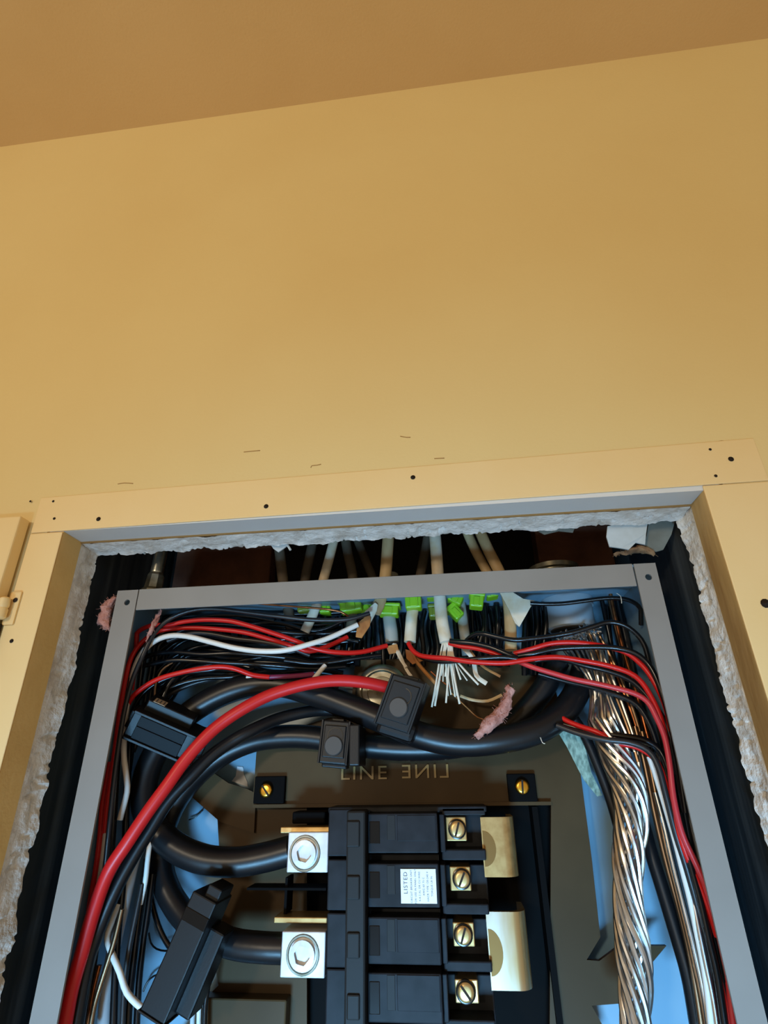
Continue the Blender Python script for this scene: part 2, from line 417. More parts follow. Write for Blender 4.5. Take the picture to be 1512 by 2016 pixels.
B().box(-HW+SW, HW-SW+.0014, .0015, .0045, -.0005, .0003).build('flange_return', 'steel', bx)

# ================================================================== interior insulating plate
PY = 76
pl = thing('breaker_mounting_plate', P(800, 1560, PY), 'dark brown plastic mounting plate behind the breaker, embossed LINE', 'mounting plate')
def pprism(b, px, y, th, bev=0): return b.prism([P(u, v, y) for u, v in px], (0, th/1000, 0), bev)
b = B()
pprism(b, [(700,1300),(1010,1290),(1085,1330),(1118,1440),(1140,1500),(1148,1560),(1165,1690),(1182,1845),(1155,1890),(1180,1892),(1212,1868),(1262,1862),(1312,1862),(1268,1915),(1232,1975),(1165,1980),(1185,2016),(1200,2080),(1082,2080),(1085,1583),(497,1586),(505,1478),(560,1440),(690,1400)], PY, 3)
b.build('plate', 'plate', pl)
b = B()
pprism(b, [(497,1587),(604,1586),(604,2080),(330,2080),(395,1975),(430,1940),(415,1850),(440,1780),(432,1680),(428,1612),(470,1600)], PY+6, 3)
b.build('side_wing', 'plate', pl)
# tray (recess) walls behind the lip line
b = B()
b.pbox(497, 1581, 1086, 1588, PY-3, PY+3)
b.build('lip', 'plate', pl)
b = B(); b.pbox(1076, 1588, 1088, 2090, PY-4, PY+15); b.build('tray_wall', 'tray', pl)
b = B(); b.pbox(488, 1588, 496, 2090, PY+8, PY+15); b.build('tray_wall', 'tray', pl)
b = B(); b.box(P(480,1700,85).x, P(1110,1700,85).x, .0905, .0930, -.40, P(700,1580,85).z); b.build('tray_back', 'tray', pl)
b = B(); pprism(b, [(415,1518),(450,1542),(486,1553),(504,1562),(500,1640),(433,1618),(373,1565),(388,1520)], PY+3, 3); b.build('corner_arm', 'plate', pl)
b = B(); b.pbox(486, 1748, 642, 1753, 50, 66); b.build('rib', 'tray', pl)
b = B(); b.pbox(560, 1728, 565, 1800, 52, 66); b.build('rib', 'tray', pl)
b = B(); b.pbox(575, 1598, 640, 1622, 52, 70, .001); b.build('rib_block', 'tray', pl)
b = B(); b.pbox(388, 1966, 562, 2060, 72, 84, .001); b.build('lower_ledge', 'plate', pl)
# bosses with brass slotted screws
def slot_screw(c, r, mt, parent, ang, h=.002, name='screw'):
    c = Vector(c)
    b = B().lathe(c, (0, -1, 0), [(r*1.0, -.001), (r, h*.5), (r*.88, h*.85), (r*.6, h)], 20)
    o = b.build(name, mt, parent, smooth='auto')
    d = Vector((math.cos(ang), 0, math.sin(ang)))*r*.95; e = Vector((-math.sin(ang), 0, math.cos(ang)))*r*.13
    B().obox(c+Vector((0, -h, 0)), d*.92, e, (0, .00025, 0)).build('slot', 'gap', o)
    return o
for (u0, v0, u1, v1, us, vs, an) in ((500,1528,560,1582,524,1556,-.9), (1000,1523,1056,1578,1028,1549,1.5)):
    bo = B().pbox(u0, v0, u1, v1, PY-4, PY+1, .0006).build('screw_boss', 'tray', pl)
    slot_screw(P(us, vs, PY-5.2), .0047, 'goldscrew', bo, an, .0022)
# embossed lettering: LINE, and LINE again mirrored
def text(body, size, c, parent, mt, depth, mirror=False, rot=0.0, squash=1.0, name='lettering'):
    cu = bpy.data.curves.new('t', 'FONT'); cu.body = body; cu.size = 1.0; cu.extrude = depth/size; cu.align_x = 'CENTER'; cu.align_y = 'CENTER'
    cu.resolution_u = 3; cu.space_character = 1.15
    to = bpy.data.objects.new('t', cu); COL.objects.link(to)
    bpy.context.view_layer.update()
    me = bpy.data.meshes.new_from_object(to.evaluated_get(bpy.context.evaluated_depsgraph_get()))
    bpy.data.objects.remove(to); bpy.data.curves.remove(cu)
    bm = bmesh.new(); bm.from_mesh(me); bpy.data.meshes.remove(me)
    cr, sr = math.cos(rot), math.sin(rot)
    for v in bm.verts:
        x, z, d = v.co.x*size*squash*(-1 if mirror else 1), v.co.y*size, v.co.z*size
        v.co = Vector((c[0] + x*cr - z*sr, c[1] - d, c[2] + x*sr + z*cr))
    b = B(); b.bm.free(); b.bm = bm
    return b.build(name, mt, parent)
text('LINE', .0125, P(716, 1523, PY-.3), pl, 'letter', .0011, squash=1.22)
text('LINE', .0125, P(838, 1520, PY-.3), pl, 'letter', .0011, mirror=True, squash=1.22)

# ================================================================== main breaker
mb = thing('main_breaker', P(800, 1700, 60), 'black four-pole main breaker with tie bar, brass terminals and two aluminium lugs', 'breaker')
rows = [(1601, 1680, 1633), (1700, 1787, 1733), (1806, 1900, 1842), (1916, 2016, 1958)]
tu = [(878, 918), (886, 927), (892, 934), (896, 942)]
scr = [(900,1632,1.25), (909,1730,1.1), (912,1840,1.2), (917,1952,-.9)]
YF = 32
for k, ((v0, v1, vs), (a0, a1), (su, sv, an)) in enumerate(zip(rows, tu, scr)):
    dv = (v0-1601)*.02
    b = B()
    b.pbox(724, v0, 862+dv*1.4, v1, YF, 72, .0008)                 # centre block
    b.pbox(646-dv*.8, v0-8, 724, v1+6, YF+8, 72, .0008)            # left shoulder
    b.pbox(724, v1+2, 864+dv*1.4, v1+14, YF+14, 72)                # between poles
    po = b.build('pole_module', 'breaker', mb)
    B().pbox(727, v0+16, 748, v1-18, YF-.3, YF+4, .0004).build('toggle_slot', 'gloss', po)
    B().pbox(762, v0+4, 778, v1-26, YF-.25, YF+2, .0002).build('rating_panel', 'bargrey', po)
    if k != 1: B().pbox(782, v0+4, 858+dv*1.4, v1-24, YF-.35, YF+2, .0003).build('face_panel', 'breaker', po)
    # terminal block with side barriers
    b = B()
    b.pbox(868+dv, v0+2, 955+dv*3, v1+12, YF+22, 72, .0006)
    b.pbox(870+dv, v1-8, 957+dv*3, v1+14, YF+8, 72, .0008)
    b.pbox(866+dv, v0+2, 876+dv, v1-2, YF+5, 72, .0005)
    if k == 0: b.pbox(870, v0-11, 955, v0+4, YF+9, 72, .0006)
    tb = b.build('terminal_block', 'breaker', mb)
    vt0, vt1 = sv-24, sv+24
    t = B().pbox(a0, vt0, a1, vt1, YF+12, YF+32, .0006).build('terminal', 'brass', mb)
    sp = P(su, sv, YF+12)
    B().lathe((sp.x, sp.y-.0006, sp.z), (0, -1, 0), [(.0056,-.001), (.0056,.0004), (.0050,.0006)], 22).build('screw_well', 'gloss', t, smooth='auto')
    slot_screw((sp.x, sp.y-.0012, sp.z), .0046, 'brass', t, an, .0014, 'terminal_screw')
# tie bar over the toggles
b = B(); b.pbox(679, 1596, 719, 2090, YF-8, YF+6, .0012)
tie = b.build('handle_tie', 'bargrey', mb)
for v0, v1 in ((1616, 1668), (1724, 1772), (1836, 1888), (1958, 2010)):
    B().pbox(682, v0, 708, v1, YF-9.2, YF-6, .0008).build('tie_pad', 'bargrey', tie)
b = B(); b.pbox(646, 1588, 958, 1600, YF+9, 68, .0008); b.build('top_cap', 'breaker', mb)
# certification sticker with its sideways print
st = B().pbox(789, 1711, 859, 1779, YF-.8, YF-.3).build('sticker', 'sticker', mb, label='white rectangular sticker with small sideways print')
c = P(824, 1745, YF-.85); sx = (P(859,1745,YF-.8)-P(789,1745,YF-.8)).x; sz = (P(824,1711,YF-.8)-P(824,1779,YF-.8)).z
text('LISTED', .0032, (c.x-sx*.36, c.y, c.z+sz*.10), st, 'ink', .00004, rot=math.pi/2, name='print')
lines = ['CIRCUIT BREAKER UNIT', 'FOR USE IN PANEL ONLY', '4-4-2 AL OR CU WIRE', 'AWG 60 75 C', 'HACR TYPE 120-240 V', 'TORQUE LB IN']
for i, tx in enumerate(lines):
    text(tx, .00155, (c.x-sx*.20+i*sx*.115, c.y, c.z), st, 'ink', .00003, rot=math.pi/2, squash=.85, name='print')

# aluminium lugs
def lug(u0, v0, u1, v1, us, vs, lipv, y):
    l = B().pbox(u0, v0, u1, v1, y, y+24, .0006).build('lug', 'alu', mb, label='bright aluminium lug block with hex socket screw')
    B().pbox(u0-14, lipv, u1+4, lipv+12, y+6, y+24, .0005).build('lug_tab', 'brass', l)
    q = P(us, vs, y)
    pr = [(.0100,-.001), (.0100,.0002), (.0096,.0008), (.0088,.0008), (.0080,-.0006), (.0076,-.0006)]
    B().lathe(q, (0, -1, 0), pr, 28).build('screw_rim', 'zinc', l, smooth='auto')
    # hex socket screw: ring with a hexagonal well
    b = B(); n = 24
    o_, i_, d_ = [], [], []
    for k in range(n):
        a = 2*math.pi*k/n; hexr = .0043/math.cos(((a+.2) % (math.pi/3))-math.pi/6)
        ca, sa = math.cos(a), math.sin(a)
        o_.append(b.bm.verts.new((q.x+.0074*ca, q.y-.0022, q.z+.0074*sa)))
        i_.append(b.bm.verts.new((q.x+hexr*ca, q.y-.0024, q.z+hexr*sa)))
        d_.append(b.bm.verts.new((q.x+hexr*ca, q.y+.004, q.z+hexr*sa)))
    e_ = [b.bm.verts.new((v.co.x, q.y+.001, v.co.z)) for v in o_]
    for k in range(n):
        j = (k+1) % n
        b.bm.faces.new([e_[k], e_[j], o_[j], o_[k]]); b.bm.faces.new([o_[k], o_[j], i_[j], i_[k]]); b.bm.faces.new([i_[k], i_[j], d_[j], d_[k]])
        B().lathe((q.x, q.y+.0035, q.z), (0, -1, 0), [(.0052,-.001), (.0052,0), (.001,.0006)], 18).build('socket_bottom', 'zinc', l)
    b.build('hex_socket_screw', 'alu', l)
lug(566, 1638, 646, 1718, 600, 1680, 1628, 40)
lug(553, 1834, 640, 1926, 596, 1880, 1806, 40)

# neutral / bus stabs right of the terminals
def stab(pts, y, label, mt='busalu'):
    bb = B()
    (u0, v0), (u1, v1) = pts
    x0, x1 = P(u0, (v0+v1)/2, y).x, P(u1, (v0+v1)/2, y).x
    z0, z1 = P(u0, v1, y).z, P(u0, v0, y).z; y_ = y/1000
    prof = []
    for k in range(9):
        a = math.pi/2*k/8
        prof.append((x1-.008+.008*math.sin(a), y_+.008-.008*math.cos(a)))
    outer = [(x0, y_)] + prof + [(x1, y_+.028)]
    inner = [(x1-.003, y_+.028)] + [(p[0]-.0022, p[1]+.003) for p in prof[::-1]] + [(x0, y_+.003)]
    bb.prism([(q[0], q[1], z0) for q in outer+inner], (0, 0, z1-z0))
    o = bb.build('bus_tab', mt, smooth='auto', label=label, cat='bus tab')
    cz = (z0+z1)/2; 
    ov = [(x0+.0006+.0075*math.sin(math.pi*k/14), y_-.0003, cz-.001+(z1-z0)*.30*math.cos(math.pi*k/14)) for k in range(15)]
    B().prism(ov, (0, .001, 0)).build('tab_slot', 'bronze_dark', o)
    return o
stab(((950,1609),(1018,1727)), 44, 'brassy curved bus tab beside the upper two breaker terminals', 'brass')
stab(((962,1795),(1044,1950)), 44, 'larger bright curved bus tab beside the third breaker terminal')

# ================================================================== heavy cables
heavyA = [(1128,1236,74), (1150,1290,70), (1142,1345,62), (1112,1398,54), (1060,1436,48), (985,1456,45), (905,1462,45), (830,1448,45), (760,1420,46), (690,1392,48), (620,1366,50), (550,1348,50), (480,1352,50), (410,1380,50), (350,1424,50), (305,1484,50), (284,1548,50), (292,1610,50), (335,1660,50), (395,1690,50), (460,1697,51), (520,1688,52), (572,1674,52)]
B().tube(path(heavyA), .0087, 20).build('service_cable', 'black', smooth='auto', label='thick black service cable looping from the right conduit to the upper lug', cat='cable')
heavyB = [(1100,1300,66), (1060,1370,66), (990,1440,66), (900,1468,66), (800,1474,66), (700,1466,66), (620,1452,66), (560,1450,66), (500,1458,66), (440,1484,66), (385,1528,67), (340,1590,68), (318,1660,68), (322,1730,66), (352,1790,63), (400,1836,58), (460,1858,54), (515,1865,52), (560,1867,52)]
B().tube(path(heavyB), .0080, 20).build('service_cable', 'black', smooth='auto', label='thick black service cable bending behind the other one to the lower lug', cat='cable')
# thick red feed and its black companion
red = [(125,2030,16), (140,1950,15), (160,1880,15), (186,1790,15), (214,1716,15), (250,1660,14), (292,1597,14), (330,1545,15), (362,1500,17), (398,1458,19), (433,1426,21), (481,1394,23), (535,1367,26), (600,1348,29), (660,1340,32), (720,1344,36), (775,1356,42)]
B().tube(path(red), .0040, 16).build('feed_wire', 'redthick', smooth='auto', label='thick red wire sweeping from the upper current clamp to the lower left', cat='wire')
bc = [(148,2030,24), (160,1960,24), (176,1881,24), (197,1822,24), (229,1748,24), (265,1682,25), (295,1634,26), (331,1577,27), (378,1526,29), (414,1490,32), (452,1462,36), (495,1438,40), (548,1415,52), (600,1402,60), (645,1398,66), (690,1402,67)]
B().tube(path(bc), .0042, 16).build('feed_wire', 'black', smooth='auto', label='thick black wire running just under the thick red wire', cat='wire')
wire('pale grey jacketed cable hanging at the lower left behind the black wires', 'lightcable', 3.9, [(282,1640),(262,1700),(246,1770),(230,1840),(216,1910),(208,1970),(204,2040)], 48, 46, 'jacketed_cable', 'cable', n=14)

# ================================================================== current clamps
def clamp(name, c, ax, up, out, L, W, D, label, button=True, sticker=False, ribs=True):
    """split-core sensor: c centre, ax long axis, up short axis, out toward viewer (unit); L, W, D half sizes"""
    e = thing(name, c, label, 'current clamp', 'black split-core current clamps')
    c, ax, up, out = Vector(c), Vector(ax).normalized(), Vector(up).normalized(), Vector(out).normalized()
    b = B().obox(c, ax*L, up*W, -out*D, .0012); b.build('body', 'clamp', e)
    B().obox(c+out*D+ax*L*.02, ax*L*.74, up*W*.78, -out*.0011, .0006).build('face_plate', 'clamp', e)
    if button:
        q = c + out*D - ax*L*.18
        B().lathe(q, out, [(.0062,0), (.0062,.0020), (.0056,.0026)], 22).build('button', 'clampbtn', e, smooth='auto')
        q = c + out*D + ax*L*.26 + up*W*.05
        B().lathe(q, out, [(.0055,0), (.0055,.0013), (.0050,.0013), (.0050,.0006)], 20).build('latch_hole', 'gloss', e)
    if ribs:
        for s in (-1, 1):
            B().obox(c+out*D*.94+up*W*s*.98, ax*L*1.0, up*.0007, -out*.0016, .0003).build('rib', 'clamp', e)
    B().obox(c+ax*L*1.02, ax*.0014, up*W*.45, -out*D*.5, .0005).build('latch_tab', 'clamp', e)
    B().obox(c-ax*L*1.01-out*D*.2, ax*.0022, up*W*.9, -out*D*.55, .0009).build('hinge', 'clamp', e)
    if sticker:
        B().obox(c+up*W+ax*L*-.45+out*D*.3, ax*.0042, up*.0002, -out*.004).build('label', 'tan_sticker', e)
    return e
OUT = Vector((0, -1, 0))
# clamp 1: upper centre, on the first heavy cable
c1 = P(795, 1386, 30); ax1 = P(812, 1338, 30)-P(778, 1434, 34); up1 = P(846,1402,30)-P(748,1372,30)
cl = clamp('current_clamp', c1, ax1, up1, (-.10,-1,-.05), .0165, .0115, .012, 'black current clamp with round button at the end of the thick red wire')
q = P(783, 1438, 36)
B().obox(q, up1.normalized()*.0125, ax1.normalized()*.0055, (0,.013,0), .003).build('jaw', 'clamp', cl)
# clamp 2: partly hidden, on the second heavy cable
c2 = P(664, 1462, 48); up2 = P(700,1462,48)-P(630,1456,48); ax2 = P(668,1420,48)-P(660,1500,48)
cl = clamp('current_clamp', c2, ax2, up2, (0,-1,0), .0135, .0095, .010, 'half-hidden black current clamp above the embossed word LINE')
q = P(704, 1468, 46)
B().obox(q, (.0036,0,0), (0,0,.0125), (0,.014,0), .001).build('jaw', 'clamp', cl)
# clamp 3: left, with tan sticker; its lower face is tipped towards the floor
c3 = P(322, 1452, 26)
a = (P(372,1478,26)-P(278,1416,26)).normalized()
o_ = Vector((.22, -.90, -.37)); o_.normalize(); a = (a-o_*a.dot(o_)).normalized(); u_ = o_.cross(a); u_ = u_ if u_.z > 0 else -u_
e = thing('current_clamp', c3, 'blue-lit black current clamp with tan sticker, behind the thick red wire', 'current clamp', 'black split-core current clamps')
B().obox(c3-o_*.011, a*.0250, u_*.0092, -o_*.011, .0008).build('body', 'clamp', e)
B().obox(c3+o_*.0001-a*.003-u_*.0038, a*.0165, u_*.0042, -o_*.0012, .0003).build('face_plate', 'clampgloss', e)
B().obox(c3+o_*.0006-a*.003+u_*.0042, a*.0165, u_*.0034, -o_*.0012, .0003).build('ridge', 'clampgloss', e)
for s_ in (-1, 1):
    B().obox(c3+o_*.0006+u_*.0090*s_, a*.0245, u_*.0009, -o_*.0022, .0003).build('rib', 'clamp', e)
B().obox(c3-o_*.014+u_*.0125-a*.004, a*.0170, u_*.0040, -o_*.008, .0008).build('upper_jaw', 'clamp', e)
B().obox(c3-o_*.013-a*.0262, a*.0016, u_*.0060, -o_*.007, .0006).build('hinge', 'clamp', e)
B().obox(c3-o_*.012+a*.0262, a*.0016, u_*.0060, -o_*.006, .0006).build('latch_tab', 'clamp', e)
ps = B(); ps.obox(c3-o_*.0098+u_*.01665-a*.0135, a*.0042, u_*.00012, -o_*.0042)
lo = ps.build('sticker', 'tan_sticker', e)
for k in range(3):
    B().obox(c3-o_*.0098+u_*.01682-a*(.0160-k*.0026), a*.0004, u_*.00006, -o_*.0030).build('print_line', 'ink', lo)
# clamp 4: long block at the lower left
c4 = P(372, 1868, 36); ax4 = P(412,1772,36)-P(330,1960,36); up4 = P(398,1878,36)-P(348,1856,36)
e = thing('current_clamp', c4, 'long slanting black current clamp at the lower left with glossy band', 'current clamp', 'black split-core current clamps')
a = ax4.normalized(); u_ = (up4-a*up4.dot(a)).normalized(); o_ = a.cross(u_); o_ = o_ if o_.y < 0 else -o_
B().obox(c4, a*.0300, u_*.0082, -o_*.013, .0009).build('body', 'clamp', e)
B().obox(c4+a*.0185+o_*.0002, a*.0034, u_*.0080, -o_*.0132, .0004).build('band', 'gloss', e)
B().obox(c4+a*.0320+u_*.003, a*.0040, u_*.0046, -o_*.010, .0008).build('latch_tab', 'clamp', e)
B().obox(c4-a*.0302, a*.0006, u_*.0090, -o_*.0138, .0004).build('end_lip', 'clamp', e)
B().obox(c4+u_*.0125-a*.006-o_*.006, a*.0215, u_*.0050, -o_*.009, .0012).build('jaw', 'clamp', e)

# ================================================================== sheathed cables from above
shG = 'sheathed cables entering the top of the box'
cabs = [  # material, radius, path(u, v, y), label
    ('sheath_d', 4.2, [(546,1035,52),(550,1080,52),(557,1140,55),(566,1190,60),(574,1250,66)], 'dusty grey-brown sheathed cable, leftmost of those entering the box'),
    ('sheath_d', 4.0, [(622,1035,60),(612,1085,60),(601,1140,62),(596,1200,66)], 'dull sheathed cable second from the left in the gap above the box'),
    ('sheath_w', 3.8, [(664,1035,50),(652,1085,50),(637,1140,52),(622,1195,54),(600,1244,56)], 'pale tan sheathed cable with a pinkish white end near the left green clamps'),
    ('sheath_d', 4.0, [(676,1035,62),(684,1085,62),(695,1140,63),(694,1190,64),(691,1238,64)], 'dull brown sheathed cable ending under the wide green clamp'),
    ('sheath_d', 3.6, [(694,1035,70),(712,1085,70),(735,1140,70),(752,1190,72)], 'dark slanting sheathed cable left of the bright tan cable with a torn end'),
    ('sheath', 4.6, [(766,1035,46),(763,1080,46),(758,1140,47),(748,1184,47),(738,1206,46)], 'bright tan sheathed cable with its torn end folded beside the white wire'),
    ('sheath_g', 5.0, [(772,1130,66),(766,1175,62),(766,1212,60),(770,1240,60),(772,1264,60)], 'blue-grey sheathed cable below the middle green clamp'),
    ('sheath_d', 3.8, [(846,1035,60),(838,1080,60),(827,1135,60),(818,1175,58)], 'dull tan sheathed cable behind the middle of the gap'),
    ('sheath_w', 4.4, [(822,1170,52),(812,1205,52),(809,1235,52),(807,1264,51)], 'pale sheathed cable below the windowed green clamp'),
    ('sheath_w', 4.6, [(854,1025,44),(858,1075,44),(862,1130,45),(866,1180,46),(870,1222,46),(878,1264,45)], 'cream sheathed cable with frayed white fibres at its end'),
    ('sheath', 3.8, [(914,1035,56),(934,1080,56),(960,1128,57),(985,1175,58)], 'tan sheathed cable leaning right, left of the tan pair'),
    ('sheath', 4.3, [(938,1030,50),(960,1080,50),(984,1128,50),(998,1170,48),(1004,1215,46),(1006,1280,44)], 'tan sheathed cable leaning right that ends in the split white sheath'),
    ('sheath_g', 4.0, [(905,1180,66),(912,1230,66),(920,1290,68)], 'grey-blue sheathed cable behind the frayed white fibres'),
]
for mt, r, pts, lab in cabs:
    wire(lab, mt, r, pts, name='sheathed_cable', cat='cable', group=shG, n=14, flat=.8)
# split sheath at the right
b = B(); b.prism([P(u, v, y) for u, v, y in ((984,1166,42),(1008,1164,41),(1030,1180,39),(1053,1182,37),(1044,1196,38),(1034,1214,39),(1023,1234,40),(1014,1226,40),(1002,1200,41))], (0, .0022, 0), .0004)
b.build('split_sheath', 'sheath_w', label='cream cable sheath split open into a flap near the right', cat='sheath scrap')
b = B(); b.prism([P(u, v, y) for u, v, y in ((718,1204,42),(738,1186,41),(744,1190,41),(742,1202,41),(728,1228,40),(716,1236,41))], (0, .0016, 0), .0003)
b.build('torn_sheath', 'sheath_w', label='white torn sheath end folded over kraft paper', cat='sheath scrap')
b = B(); b.prism([P(u, v, y) for u, v, y in ((704,1226,40),(724,1210,39),(730,1216,39),(728,1232,39),(712,1256,40),(700,1254,40),(702,1240,40))], (0, .0014, 0), .0003)
b.build('kraft_scrap', 'kraft', label='orange-brown kraft paper scrap at the end of the white wire', cat='paper scrap')
b = B(); b.prism([P(u, v, y) for u, v, y in ((760,1272,52),(782,1268,52),(786,1284,52),(766,1288,53))], (0, .0014, 0), .0003)
b.build('kraft_scrap', 'kraft', label='small kraft paper scrap under the blue-grey cable', cat='paper scrap')
b = B(); b.prism([P(u, v, y) for u, v, y in ((798,1278,50),(826,1286,50),(834,1300,50),(812,1308,50),(800,1296,50))], (0, .0014, 0), .0003)
b.build('kraft_scrap', 'kraft', label='kraft paper scrap under the windowed green clamp', cat='paper scrap')
# kraft strands and paper fibres
wire('long twisted kraft strand hanging behind the upper current clamp', 'kraft', 1.3, [(806,1266,50),(818,1298,50),(838,1324,50),(862,1350,50)], name='kraft_strand', cat='strand', n=7)
for k, (u, v) in enumerate(((790,1300),(800,1318))):
    wire(('pale paper strand curling left of the upper clamp','second pale paper strand curling above the upper clamp')[k], 'fibre', 1.2, [(778-k*4,1268,54),(782+k*3,1284,53),(u,v,52),(u+10,v+14,50)], name='paper_strand', cat='strand', n=6)
fb = thing('paper_fibre_tuft', P(880, 1268, 44), 'tuft of frayed white paper fibres hanging from the cream cable', 'fibre tuft')
for k, (u, v, r, y) in enumerate(((850,1392,.7,42),(856,1390,.8,44),(852,1384,.5,43),(878,1384,.7,42),(882,1370,.6,45),(905,1386,.8,42),(900,1370,.7,44),(888,1368,.5,46),(868,1330,.7,45),(876,1332,.6,45),(907,1338,.7,43),(942,1348,.8,40),(896,1372,.6,46),(904,1384,.5,46),(872,1342,.4,44),(920,1340,.5,46),(894,1330,.5,42))):
    su = 872 + (k*5) % 17
    q = path([(su,1262,46),(su+(u-su)*.25,1292,44),(su+(u-su)*.6,1292+(v-1292)*.5,y),(u,v,y)])
    B().tube(q, r/1000, 6).build('fibre', 'fibre', fb, smooth=True)
for pts, r, lab in (([(905,1268,50),(930,1296,50),(938,1330,49),(958,1346,48)], 1.6, 'pale paper spacer curling right of the fibre tuft'), ([(925,1280,50),(948,1310,50),(985,1332,50)], .9, 'thin olive paper strip right of the fibre tuft')):
    wire(lab, 'fibre' if r > 1 else 'kraft', r, pts, name='paper_strip', cat='strand', n=7, flat=.35)
wire('tan paper strip sagging between the fibre tuft and the pink wool', 'sheath', 1.0, [(906,1370,58),(930,1378,58),(960,1380,58),(988,1368,57)], name='paper_strip', cat='strand', n=7, flat=.4)
wire('hair-thin orange strand hanging below the fibre tuft', 'kraft', .4, [(886,1362,58),(918,1392,58),(940,1412,57),(960,1418,56)], name='orange_strand', cat='strand', n=5)
wire('thin copper strand crossing to the left of the fibre tuft', 'copper', .5, [(848,1322,50),(868,1340,50),(890,1356,50)], name='copper_strand', cat='strand', n=5)

# green clamps
def gclamp(u, v, w, h, y, lab, mt='green', tilt=0.0, window=False):
    c = P(u, v, y); e = thing('cable_clamp', c, lab, 'cable clamp', 'green plastic cable clamps under the box top')
    ct, s_ = math.cos(tilt), math.sin(tilt); a = Vector((ct, 0, s_)); z = Vector((-s_, 0, ct))
    w_, h_ = w/1000/2, h/1000/2
    B().obox(c, a*w_, z*h_, (0,.006,0), .0012).build('body', mt, e)
    B().obox(c+z*h_*.75, a*w_*1.18, z*h_*.28, (0,.0068,0), .0008).build('collar', mt, e)
    B().obox(c-z*h_*.25+Vector((0,-.0062,0)), a*w_*.42, z*h_*.62, (0,.0008,0), .0004).build('latch', mt, e)
    if window:
        for s in (-1, 1): B().obox(c+a*w_*.5*s+Vector((0,-.0066,0)), a*w_*.10, z*h_*.8, (0,.0009,0), .0003).build('rib', mt, e)
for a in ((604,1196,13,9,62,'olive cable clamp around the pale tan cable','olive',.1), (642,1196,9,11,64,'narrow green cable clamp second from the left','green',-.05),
          (692,1194,17,10,58,'wide green cable clamp left of the torn white sheath','green',.12), (722,1198,11,9,66,'green cable clamp partly behind the torn white sheath','green',.6),
          (766,1202,15,9,56,'middle green cable clamp above the blue-grey cable','green',-.08), (814,1184,12,13,48,'windowed bright green cable clamp in the middle','green',.02,True),
          (856,1172,13,7,54,'small green cable clamp left of the cream cable','green',.0), (898,1178,11,10,58,'green cable clamp right of the cream cable','green',-.5),
          (896,1206,8,12,62,'drooping green clamp wing behind the cream cable','green',.7), (938,1184,10,11,50,'lone green cable clamp left of the split sheath','green',-.15),
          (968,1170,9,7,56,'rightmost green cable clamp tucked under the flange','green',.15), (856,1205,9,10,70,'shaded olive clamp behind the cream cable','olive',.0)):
    gclamp(*a)

# ================================================================== pipes and fittings
e = thing('conduit_sleeve', P(1130, 1170, 72), 'blue-grey plastic conduit sleeve inside the upper right of the box', 'conduit')
c = P(1128, 1260, 72); zt = -.0016; c.z = P(1128,1240,72).z
B().lathe(c, (0, 0, 1), [(.0165,0), (.0178,.001), (.0178,zt-c.z-.006), (.0190,zt-c.z-.006), (.0190,zt-c.z)], 30).build('sleeve', 'pvc', e, smooth='auto')
B().lathe(c+Vector((0,0,-.0008)), (0, 0, 1), [(.0150,0), (.0150,.001)], 30).build('bore', 'gap', e)
c = P(1092, 1140, 62); c.z = .0005
B().lathe(c, (0, 0, 1), [(.019,0), (.019,.005), (.0165,.006), (.0165,.0165), (.019,.0172), (.019,.0205), (.015,.0205)], 26).build('conduit_fitting', 'zinc', smooth='auto', label='dull metal conduit fitting above the right of the box', cat='fitting')
e = thing('metal_connector', P(300, 1165, 40), 'tarnished metal cable connector above the left of the box', 'fitting')
c = P(302, 1150, 24); c.z = .0005
B().lathe(c, (.06, 0, 1), [(.0085,0), (.0085,.006), (.0068,.008), (.0062,.018), (.0052,.020)], 8).build('body', 'zinc', e)
B().tube(spline([c+Vector((.001,0,.018)), c+Vector((.002,0,.045)), c+Vector((.002,.003,.10)), c+Vector((.002,.003,.14))]), .0048, 12).build('armour', 'zinc', e, smooth=True)
# steel hub ring on the back behind the red wire
c = P(752, 1362, 72)
B().lathe(c, (0, -1, 0), [(.020,-.01), (.020,.001), (.0175,.003), (.0155,.003), (.0145,.001), (.011,.001), (.0105,.0025), (.004,.003)], 30).build('hub_ring', 'zinc', smooth='auto', label='round dull steel hub behind the upper current clamp', cat='fitting')

